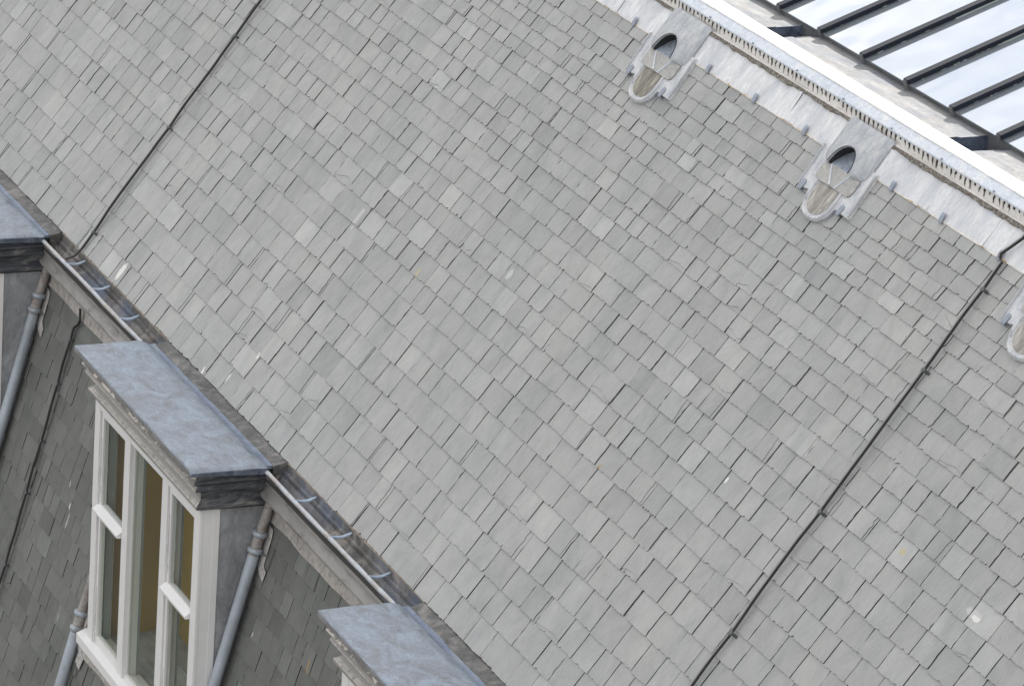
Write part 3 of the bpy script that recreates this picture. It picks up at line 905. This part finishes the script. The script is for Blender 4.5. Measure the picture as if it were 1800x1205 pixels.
def dormer(x0, x1, label, detail=True):
    d = thing('dormer_window', label, 'dormer window', ((x0 + x1) / 2, -0.65, -2.7), 'dormer windows along the eaves')
    YF = -0.815
    # lead covered flat top
    c = MB()
    n = 40
    rows = [(-0.815, -0.050), (-0.816, -0.010), (-0.808, 0.002), (-0.60, 0.003), (-0.40, 0.000), (-0.27, -0.001), (-0.215, -0.008), (-0.178, -0.030), (-0.178, -0.085), (-0.60, -0.06), (-0.80, -0.052)]
    k = len(rows)
    vs = []
    xs = [x0, x0 + 0.004] + [x0 + 0.02 + (x1 - x0 - 0.075) * i / n for i in range(n + 1)] + [x1 - 0.035, x1 - 0.016, x1 - 0.004, x1]
    for xx in xs:
        edge = x1 - xx
        drop = 0.0
        if edge < 0.05:
            drop = 0.030 * (1 - edge / 0.05) ** 2
        if xx - x0 < 0.01:
            drop = 0.005 * (1 - (xx - x0) / 0.01)
        for i, (y, z) in enumerate(rows):
            top = 1 <= i <= 6
            zz = z - (drop if top else 0) + (0.002 * math.sin(xx * 6 + y * 9) + 0.0012 * math.sin(xx * 17 - y * 14) if 2 <= i <= 6 else 0)
            vs.append((xx, y + (0.0015 * math.sin(xx * 5) if i < 3 else 0), zz))
    m_ = len(xs)
    fs = [(j * k + i, j * k + (i + 1) % k, (j + 1) * k + (i + 1) % k, (j + 1) * k + i) for j in range(m_ - 1) for i in range(k)]
    fs.append(tuple(range(k - 1, -1, -1)))
    fs.append(tuple(range((m_ - 1) * k, m_ * k)))
    c.add(vs, fs)
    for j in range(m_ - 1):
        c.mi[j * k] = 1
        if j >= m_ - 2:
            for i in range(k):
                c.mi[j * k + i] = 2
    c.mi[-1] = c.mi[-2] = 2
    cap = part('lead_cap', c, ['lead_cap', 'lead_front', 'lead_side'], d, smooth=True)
    v = MB()
    v.sweepx([(-0.226, -0.0075), (-0.178, -0.0290), (-0.148, -0.036), (-0.120, -0.031), (-0.120, -0.060), (-0.20, -0.060)], x0 + 0.03, x1 - 0.05, 40,
             wob=lambda x, i: (0.004 * math.sin(x * 7) if i in (0, 3) else 0, 0.001 * math.sin(x * 12)))
    part('lead_valley', v, 'lead_blue', cap, smooth=True)
    v = MB()
    v.sweepx([(-0.121, -0.0305), (-0.085, -0.022), (-0.03, -0.008), (-0.012, 0.0), (-0.004, -0.004), (-0.004, -0.10), (-0.121, -0.10)], x0 + 0.06, x1 - 0.02, 40,
             wob=lambda x, i: (0.002 * math.sin(x * 9 + i), 0.0015 * math.sin(x * 8 + i)))
    part('gutter_cover', v, 'lead_dark', cap, smooth=True)
    # moulded cornice: a profile swept round left return, front and right return
    prof = [(0.030, -0.049), (0.079, -0.052), (0.080, -0.095), (0.072, -0.110), (0.054, -0.128), (0.050, -0.140), (0.062, -0.152), (0.092, -0.170), (0.090, -0.182),
            (0.075, -0.198), (0.074, -0.214), (0.140, -0.236), (0.146, -0.262), (0.148, -0.305), (0.128, -0.325), (0.104, -0.340), (0.098, -0.352), (0.099, -0.374), (0.155, -0.402)]
    cm = MB()
    P = [[(x0 + e, -0.11, z), (x0 + e, YF + e, z), (x1 - e, YF + e, z), (x1 - e, -0.11, z)] for e, z in prof]
    for i in range(len(prof) - 1):
        a, b = P[i], P[i + 1]
        for s in range(3):
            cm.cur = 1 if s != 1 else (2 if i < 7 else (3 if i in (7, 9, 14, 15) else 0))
            cm.add([a[s], a[s + 1], b[s + 1], b[s]], [(0, 3, 2, 1)])
    cm.cur = 1
    cm.add([P[0][0], P[0][1], P[0][2], P[0][3]], [(0, 1, 2, 3)])
    cm.add([P[-1][0], P[-1][1], P[-1][2], P[-1][3]], [(3, 2, 1, 0)])
    part('cornice', cm, ['cornice', 'lead_black', 'rotten', 'cornice_lit'], d, smooth=True)
    # window frame
    fx0, fx1 = x0 + 0.165, x1 - 0.147
    yf, yb = -0.668, -0.501
    zt, zb = -0.400, -2.590
    L0 = fx0 + 0.125
    W_ = fx1 - fx0
    m1, m2 = fx0 + W_ * 0.296, fx0 + W_ * 0.657
    R1_ = fx1 - 0.125
    fr = MB()
    fr.box(fx0, L0, yf, yb, zb, zt)
    fr.box(R1_, fx1, yf, yb, zb, zt)
    fr.box(fx1 - 0.0, fx1 + 0.006, -0.556, yb, zb, zt)          # planted bead down the side
    fr.box(fx1 - 0.0, fx1 + 0.004, yf + 0.004, -0.640, zb, zt)
    fr.box(m1, m1 + 0.135, yf + 0.002, -0.540, zb, zt)
    fr.box(m2, m2 + 0.135, yf + 0.002, -0.540, zb, zt)
    fr.box(L0, R1_, yf + 0.004, yb, -0.480, zt)
    # beads round each light
    for a, b in ((L0, m1), (m1 + 0.135, m2), (m2 + 0.135, R1_)):
        fr.box(a, a + 0.006, -0.625, -0.60, zb, -0.48)
        fr.box(b - 0.006, b, -0.625, -0.60, zb, -0.48)
        fr.box(a, b, -0.632, -0.60, -0.492, -0.48)
    part('window_frame', fr, 'paint', d, bevel=0.003)
    si = MB()
    si.prism([(-0.718, -2.602), (-0.718, -2.690), (-0.50, -2.690), (-0.50, -2.560), (-0.600, -2.560), (-0.660, -2.578)][::-1], fx0 - 0.14, fx1 + 0.05, 'x')
    part('window_sill', si, 'paint', d, bevel=0.005)
    # casements left and right, each with two panes split by a projecting transom rail
    for a, b, name in ((L0, m1, 'casement'), (m2 + 0.135, R1_, 'casement')):
        cs = MB()
        a2, b2 = a + 0.007, b - 0.007
        ys, yi = -0.650, -0.600
        st = 0.042
        cs.box(a2, a2 + st, ys, yi, -2.572, -0.493)
        cs.box(b2 - st * 0.7, b2, ys, yi, -2.572, -0.493)
        cs.box(a2 + st, b2 - st * 0.7, ys, yi, -0.530, -0.493)
        cs.box(a2 + st, b2 - st * 0.7, ys, yi, -2.572, -2.500)
        cs.box(a2 + st, b2 - st * 0.7, ys, yi, -1.372, -1.305)
        cs.prism([(-0.705, -1.375), (-0.640, -1.380), (-0.640, -1.318), (-0.648, -1.310), (-0.700, -1.345), (-0.708, -1.352)], a2 - 0.004, b2 + 0.002, 'x')
        cso = part(name, cs, 'paint', d, bevel=0.003)
        for z0, z1 in ((-2.50, -1.372), (-1.305, -0.530)):
            g_ = MB()
            g_.box(a2 + st, b2 - st * 0.7, -0.630, -0.625, z0, z1)
            part('pane', g_, 'glass', cso)
        for zz in (-1.02, -2.36):
            h = MB()
            h.box(a2 + 0.010, a2 + 0.020, ys - 0.014, ys, zz - 0.10, zz + 0.30)
            h.box(a2 + 0.002, a2 + 0.024, ys - 0.024, ys, zz - 0.02, zz + 0.05)
            h.box(a2 + 0.010, a2 + 0.026, ys - 0.016, ys, zz - 0.19, zz - 0.115)
            part('stay', h, 'stay', cso, bevel=0.003)
    f_ = MB()
    a, b = m1 + 0.135, m2
    f_.box(a + 0.007, a + 0.016, -0.632, -0.606, -2.572, -0.493)
    f_.box(b - 0.016, b - 0.007, -0.632, -0.606, -2.572, -0.493)
    f_.box(a + 0.016, b - 0.016, -0.636, -0.606, -0.512, -0.493)
    f_.box(a + 0.016, b - 0.016, -0.646, -0.606, -2.572, -2.530)
    fo_ = part('fixed_light', f_, 'paint', d, bevel=0.003)
    g_ = MB()
    g_.box(a + 0.016, b - 0.016, -0.622, -0.617, -2.530, -0.512)
    part('pane', g_, 'glass', fo_)
    # lead cheeks, apron
    for xa, xb in ((fx0 + 0.004, fx0 + 0.012), (fx1 - 0.012, fx1 - 0.004)):
        ch = MB()
        ch.prism([(-0.502, -0.405), (-0.502, -2.68), (-0.60, -2.68), (-0.02, -0.41)], xa, xb, 'x')
        part('lead_cheek', ch, 'lead_cheek', d)
    ap = MB()
    n = 50
    vs = []
    for i in range(n + 1):
        xx = fx0 - 0.06 + (W_ + 0.12) * i / n
        dz = 0.012 * math.sin(xx * 6) + 0.010 * hsh(xx)
        vs += [(xx, -0.622, -2.66), (xx, -0.650, -2.70), (xx, -0.682 + 0.004 * math.sin(xx * 12), -2.80 + dz), (xx, -0.66, -2.803 + dz)]
    ap.add(vs, [(i * 4 + j, i * 4 + j + 1, (i + 1) * 4 + j + 1, (i + 1) * 4 + j) for i in range(n) for j in range(3)])
    part('lead_apron', ap, 'skirt', d, smooth=True)
    if detail:
        tb = MB()
        tb.add([tuple(low_pt(a, b, h)) for h in (0.026, 0.034) for a, b in ((fx0 - 0.15, -2.70), (fx0 - 0.19, -2.90), (fx0 - 0.07, -2.93), (fx0 - 0.02, -2.75))],
               [(3, 2, 1, 0), (4, 5, 6, 7), (0, 1, 5, 4), (1, 2, 6, 5), (2, 3, 7, 6), (3, 0, 4, 7)])
        part('apron_end', tb, 'soaker', d, bevel=0.003)
    # inside: linings, ochre wall and an added slab imitating reflected lead
    rm = MB()
    rm.cur = 2
    for xx in (L0, m1, m1 + 0.135 - 0.02, m2, m2 + 0.135 - 0.02, R1_):
        rm.box(xx - 0.003, xx + 0.023, -0.585 if xx in (L0, R1_) else -0.538, -0.520, -2.58, -0.44)
    rm.box(fx0 + 0.02, fx1 - 0.02, -0.500, -0.10, -0.44, -0.42)
    rm.cur = 0
    rm.box(fx0 + 0.02, fx1 - 0.02, 0.10, 0.12, -2.64, -0.42)
    rm.box(fx0 + 0.013, fx0 + 0.020, -0.500, 0.12, -2.64, -0.42)
    rm.box(fx1 - 0.020, fx1 - 0.013, -0.500, 0.12, -2.64, -0.42)
    rm.cur = 1
    rm.box(fx0 + 0.02, fx1 - 0.02, -0.545, 0.10, -2.62, -2.59)
    for yy in (-0.36, -0.12):
        rm.box(fx0 + 0.02, fx1 - 0.02, yy, yy + 0.012, -2.59, -2.578)  # seams of the imitated lead reflection
    part('room_inside', rm, ['room', 'lead_reflection', 'lining'], d)
    return d
dormer(-2.445, 0.446, 'middle dormer, its three white framed lights all in view under a blue grey lead cap')
dormer(3.170, 6.060, 'dormer lowest in the picture, mostly its bluish lead cap and a sliver of white frame')
dormer(-8.150, -5.255, 'dormer at the left edge, only the dark cornice end and grey lead cheek in view')

# ------------------------------------------------------------------ downpipes
def downpipe(x, zc, label, off=0.10, top=-0.30):
    base = low_pt(x, -3.9, off)
    d = thing('downpipe', label, 'downpipe', base, 'downpipes beside the dormers')
    p = MB()
    p.tube([low_pt(x, -0.13, 0.065 + 0.03), low_pt(x, zc + 0.30, off - 0.012), low_pt(x, zc + 0.06, off)], 0.040, 20)
    part('pipe_outlet', p, 'pipe_warm', d, smooth=True)
    p = MB()
    p.tube([low_pt(x, zc - 0.12, off), low_pt(x, zc - 0.5, off), low_pt(x, -2.0 + min(0, zc + 1.2), off), low_pt(x, -4.2, off)], 0.046, 24)
    part('pipe', p, 'pipe', d, smooth=True)
    s = MB()
    s.tube([low_pt(x, zc + 0.07, off), low_pt(x, zc - 0.13, off)], [0.043, 0.046], 24)
    so_ = part('socket', s, 'pipe_warm', d, smooth=True)
    for zz in (zc + 0.05, zc - 0.085):
        c = MB()
        c.tube([low_pt(x, zz + 0.024, off), low_pt(x, zz + 0.017, off), low_pt(x, zz + 0.008, off), low_pt(x, zz - 0.006, off), low_pt(x, zz - 0.016, off), low_pt(x, zz - 0.022, off)],
               [0.046, 0.058, 0.061, 0.061, 0.056, 0.046], 28)
        part('collar', c, 'pipe', so_, smooth=True)
    f = MB()                           # lead soaker dressed over the slates behind the collars
    f.prism([(x - 0.02, zc + 0.13), (x - 0.02, zc - 0.20), (x + 0.05, zc - 0.25), (x + 0.145, zc - 0.28), (x + 0.155, zc - 0.20), (x + 0.082, zc - 0.165), (x + 0.080, zc + 0.06), (x + 0.070, zc + 0.10), (x + 0.05, zc + 0.12)], 0.026, 0.033, 'z')
    mb = MB()
    mb.add([tuple(low_pt(a, b, h)) for a, b, h in f.v], f.f)
    part('lead_soaker', mb, 'soaker', d, bevel=0.003)
    b = MB()
    q = low_pt(x + 0.0, zc - 0.10, off - 0.02)
    b.tube([low_pt(x + 0.0, zc - 0.09, off), low_pt(x + 0.09, zc - 0.09, 0.02)], 0.008, 8)
    part('wall_hook', b, 'clip_dark', d, smooth=True)
    return d
downpipe(0.375, -0.69, 'grey lead downpipe against the right cheek of the middle dormer')
downpipe(-5.345, -0.69, 'grey lead downpipe beside the dormer at the left edge')
downpipe(-2.535, -2.55, 'grey lead downpipe coming out behind the left jamb of the middle dormer', off=0.075)

# ------------------------------------------------------------------ lightning conductor strips
def conductor(name, label, x, s_list, clips, mat, up=0.016, w_=0.024, seed=1, tail=None, slope=M1, head=None):
    d = thing(name, label, 'lightning conductor', tuple(slope @ Vector((x, s_list[0], 0))))
    rr = random.Random(seed)
    pts = []
    n = 70
    sa, sb = s_list[0], s_list[-1]
    ph = rr.random() * 6
    for i in range(n + 1):
        s = sa + (sb - sa) * i / n
        dmin = min(abs(s - c) for c in clips)
        sag = 0.009 * math.sin(s * 2.1 + ph) + 0.004 * math.sin(s * 6.7 + ph)
        fade = min(1, dmin / 0.25)
        pts.append((x + sag * fade, s, 0.024 + up + 0.010 * fade * abs(math.sin(s * 3.3 + ph))))
    if head:
        pts = pts + head
    if tail:
        pts = tail + pts
    r = MB()
    r.ribbon(pts, (0.97, 0, 0.24), w_ * 0.95, 0.020, (-0.24, 0, 0.97))
    part('conductor_strip', r, [mat, 'strip_shade'], d, slope)
    for c in clips:
        k = MB()
        k.tube([(x + 0.006, c, 0.006), (x + 0.006, c, 0.050)], 0.011, 10)
        k.tube([(x, c, 0.050), (x, c, 0.058), (x, c, 0.064)], [0.019, 0.021, 0.014], 14)
        k.box(x - 0.016, x + 0.034, c - 0.010, c + 0.010, 0.012, 0.019)
        part('cable_clip', k, 'clip_dark', d, slope, smooth=True)
    return d
conductor('lightning_conductor', 'flat grey conductor strip running the full height of the upper slates on the right', 6.53, [-0.01, 4.30], [0.30, 1.308, 2.29, 3.433, 4.083], 'cable', seed=4,
          head=[(6.49, 4.312, 0.05), (6.485, 4.34, 0.062), (6.52, 4.42, 0.052), (6.56, 4.50, 0.048), (6.59, 4.57, 0.06)])
conductor('lightning_conductor', 'dark conductor strip crossing the upper slates in the top left corner down to the gutter', -4.67, [0.02, 4.31], [0.198, 1.34, 2.334, 3.4], 'cable_dark', up=0.010, w_=0.030, seed=9,
          tail=[(-4.60, -0.13, 0.14), (-4.62, -0.06, 0.075)], head=[(-4.67, 4.36, 0.055), (-4.67, 4.57, 0.06)])
conductor('lightning_conductor', 'dark conductor strip down the steep lower slates left of the middle dormer', -4.48, [-1.6, 2.13], [-0.15, 0.55, 1.05, 1.60, 2.02], 'cable_dark', up=0.012, w_=0.036, seed=2, slope=M2,
          head=[(-4.42, 2.19, 0.03), (-4.36, 2.24, 0.05), (-4.38, 2.34, 0.07)])

# ------------------------------------------------------------------ roof vents
def vent(cx, label):
    d = thing('roof_vent', label, 'roof vent', tuple(M1 @ Vector((cx, 3.85, 0))), 'lead roof vents below the ridge')
    V = Matrix.Translation(M1 @ Vector((cx - 4.405, 0, 0))) @ M1
    # base tray with the tongue
    out = [(4.002, 3.988), (4.080, 3.990), (4.118, 3.992), (4.150, 4.000), (4.162, 3.960), (4.179, 3.915), (4.215, 3.872), (4.262, 3.842), (4.320, 3.826), (4.380, 3.823), (4.435, 3.832),
           (4.485, 3.855), (4.525, 3.885), (4.552, 3.925), (4.563, 3.965), (4.575, 3.982), (4.640, 3.978), (4.705, 3.976), (4.772, 3.974), (4.765, 4.10), (4.757, 4.22), (4.750, 4.345), (4.560, 4.345), (4.560, 4.245), (4.200, 4.245), (4.200, 4.345), (3.984, 4.345), (3.990, 4.15)]
    b = MB()
    b.prism(out, 0.012, 0.042, 'z')
    base = part('base_tray', b, 'lead_tray', d, V, bevel=0.006)
    # rolled edges along both sides
    for pts in ([(4.010, 3.995, 0.042), (4.000, 4.15, 0.042), (3.995, 4.33, 0.042)], [(4.760, 3.985, 0.042), (4.752, 4.15, 0.042), (4.742, 4.33, 0.042)]):
        r = MB()
        r.tube(pts, 0.011, 10)
        part('side_roll', r, 'lead_hood', base, V, smooth=True)
    # tongue rim and dirty bowl
    rim = [(4.190, 4.10), (4.186, 4.03), (4.190, 3.97), (4.205, 3.92), (4.240, 3.875), (4.290, 3.850), (4.350, 3.843), (4.420, 3.848), (4.475, 3.870), (4.515, 3.910), (4.532, 3.96), (4.536, 4.03), (4.532, 4.10)]
    q = MB()
    q.tube([(a, b_, 0.042) for a, b_ in rim], 0.014, 10)
    part('bowl_rim', q, 'lead_tray', base, V, smooth=True)
    q = MB()
    inner = [(4.222, 4.10), (4.218, 4.03), (4.224, 3.96), (4.245, 3.912), (4.285, 3.880), (4.350, 3.868), (4.420, 3.875), (4.470, 3.905), (4.496, 3.955), (4.502, 4.03), (4.500, 4.10)]
    cxm, csm = 4.36, 4.03
    rings = [(1.0, 0.0450), (0.86, 0.0438), (0.6, 0.0430), (0.25, 0.0427)]
    vs = []
    for f_, h in rings:
        vs += [(cxm + (a - cxm) * f_, csm + (b_ - csm) * f_ + (0.07 * (1 - f_)), h) for a, b_ in inner]
    n = len(inner)
    q.add(vs, [(j * n + i, j * n + i + 1, (j + 1) * n + i + 1, (j + 1) * n + i) for j in range(3) for i in range(n - 1)] + [tuple(3 * n + i for i in range(n))])
    part('bowl', q, 'bowl_dark' if cx < 2 else 'lead_bowl', base, V, smooth=True)
    # the warm grey apron with two folded ribs, rising to the mouth
    a_ = MB()
    apo = [(4.150, 4.235), (4.133, 4.200), (4.130, 4.130), (4.145, 4.105), (4.180, 4.092), (4.300, 4.094), (4.430, 4.096), (4.560, 4.094), (4.615, 4.096), (4.640, 4.115), (4.650, 4.150), (4.648, 4.235)]
    a_.prism(apo, 0.043, 0.056, 'z')
    ap = part('apron', a_, 'lead_apron', d, V, bevel=0.004)
    w_ = MB()        # shallow wedge between the ribs: deepest at its foot
    w_.add([(4.226, 4.240, 0.0570), (4.522, 4.240, 0.0570), (4.435, 4.098, 0.0570), (4.365, 4.098, 0.0570), ],
           [(0, 3, 2, 1)])
    w_.cur = 1
    w_.add([(4.215, 4.240, 0.0565), (4.535, 4.240, 0.0565), (4.535, 4.30, 0.028), (4.215, 4.30, 0.028), (4.535, 4.42, -0.006), (4.215, 4.42, -0.006)], [(0, 1, 2, 3), (3, 2, 4, 5)])
    part('apron_channel', w_, ['lead_apron', 'lead_cap'], ap, V)
    rb_ = MB()
    rb_.tube([(4.240, 4.235, 0.057), (4.300, 4.168, 0.059), (4.362, 4.100, 0.057)], [0.010, 0.010, 0.013], 8, flat=0.7)
    rb_.tube([(4.512, 4.235, 0.057), (4.478, 4.168, 0.059), (4.437, 4.100, 0.057)], [0.008, 0.008, 0.009], 8, flat=0.7)
    part('apron_rib', rb_, 'lead_cove', ap, V, smooth=True)
    # hood plate with the arched mouth
    arch = [(4.226, 4.232), (4.228, 4.268), (4.238, 4.305), (4.256, 4.340), (4.284, 4.371), (4.320, 4.393), (4.362, 4.404), (4.402, 4.403), (4.440, 4.390), (4.472, 4.366), (4.497, 4.333), (4.514, 4.295), (4.521, 4.262), (4.522, 4.232)]
    outl = [(4.070, 4.600), (4.066, 4.330), (4.072, 4.285), (4.090, 4.256), (4.118, 4.240), (4.150, 4.234)]
    outr = [(4.600, 4.232), (4.640, 4.238), (4.668, 4.256), (4.682, 4.290), (4.686, 4.340), (4.694, 4.600)]
    h = MB()
    outline = list(reversed(outl)) + [(4.230, 4.600), (4.380, 4.600), (4.530, 4.600)] + list(reversed(outr))
    def resample(poly, n, wts=None):
        d_ = [0.0]
        for p, q2 in zip(poly, poly[1:]):
            d_.append(d_[-1] + math.dist(p, q2))
        o2 = []
        for i in range(n):
            t = d_[-1] * i / (n - 1)
            k = max(j for j in range(len(d_)) if d_[j] <= t + 1e-9)
            k = min(k, len(poly) - 2)
            u2 = (t - d_[k]) / (d_[k + 1] - d_[k])
            o2.append((poly[k][0] + (poly[k + 1][0] - poly[k][0]) * u2, poly[k][1] + (poly[k + 1][1] - poly[k][1]) * u2))
        return o2
    NA = 34
    A_, O_ = resample(arch, NA), resample(outline, NA)
    NR = 7
    vs = []
    for r_ in range(NR + 1):
        v_ = r_ / NR
        for (ax, as_), (ox, os_) in zip(A_, O_):
            mx_ = 0.098 - 0.052 * v_ ** 1.3
            if os_ > 4.5:
                mx_ = 0.098 - 0.052 * v_
            vs.append((ax + (ox - ax) * v_, as_ + (os_ - as_) * v_, mx_))
    base_n = len(vs)
    vs += [(ox, os_, 0.020) for ox, os_ in O_] + [(ax, as_, 0.086) for ax, as_ in A_]
    fs = [(r_ * NA + i, r_ * NA + i + 1, (r_ + 1) * NA + i + 1, (r_ + 1) * NA + i) for r_ in range(NR) for i in range(NA - 1)]
    fs += [(NR * NA + i, NR * NA + i + 1, base_n + i + 1, base_n + i) for i in range(NA - 1)]
    fs += [(i, base_n + NA + i, base_n + NA + i + 1, i + 1) for i in range(NA - 1)]
    h.add(vs, fs)
    for e_ in (0, NA - 1):
        lo = [(vs[r_ * NA + e_][0], vs[r_ * NA + e_][1] + 0.0005, 0.042) for r_ in range(NR + 1)]
        hi = [vs[r_ * NA + e_] for r_ in range(NR + 1)]
        h.add(hi + lo, [(i, i + 1, NR + 2 + i, NR + 1 + i) for i in range(NR)])
    hood = part('hood', h, 'lead_hood', d, V, smooth=True)
    # throat: a tunnel running up and inwards behind the mouth
    t_ = MB()
    rings = [(0.0, 0.100, 0.0), (0.10, 0.092, 0.10), (0.3, 0.080, 0.30)]
    na = len(arch)
    vs = []
    for k, (ds, hh, sh) in enumerate(((0.0, 0.090, 1.02), (0.03, 0.070, 1.04), (0.06, 0.03, 1.05), (0.06, -0.008, 1.06))):
        vs += [(4.375 + (a - 4.375) * sh, 4.235 + (b_ - 4.235) * sh + ds * 0.15, hh if k else min(0.104, 0.106)) for a, b_ in arch]
    t_.add(vs, [(j * na + i, (j + 1) * na + i, (j + 1) * na + i + 1, j * na + i + 1) for j in range(3) for i in range(na - 1)])
    part('throat', t_, 'throat', hood, V, smooth=True)
    # lead tabs holding the tray
    for (px, ps, ang) in ((4.062, 4.000, 0.4), (4.640, 3.990, 0.4)):
        c = MB()
        c.prism([(-0.022, -0.030), (0.022, -0.030), (0.024, 0.035), (0.010, 0.050), (-0.012, 0.050), (-0.024, 0.035)], 0.0425, 0.052, 'z')
        c.box(-0.022, 0.022, -0.034, -0.026, 0.016, 0.0518)
        part('lead_tab', c, 'clip', d, V @ Matrix.Translation((px, ps, 0)) @ Matrix.Rotation(-0.15, 4, 'Z'), bevel=0.004)
    for (px, ps) in ((4.170, 4.248), (4.548, 4.248)):
        c = MB()
        c.prism([(-0.020, -0.026), (0.020, -0.026), (0.022, 0.018), (0.008, 0.034), (-0.010, 0.034), (-0.022, 0.018)], 0.050, 0.0625, 'z')
        part('lead_tab', c, 'lead_hood', hood, V @ Matrix.Translation((px, ps, 0)), bevel=0.003)
    return d
vent(1.552, 'lead roof vent nearest the top of the picture, brownest bowl, left of the other two')
vent(4.405, 'lead roof vent in the middle of the row of three below the ridge')
vent(7.26, 'lead roof vent cut off by the right edge, right of the conductor strip')
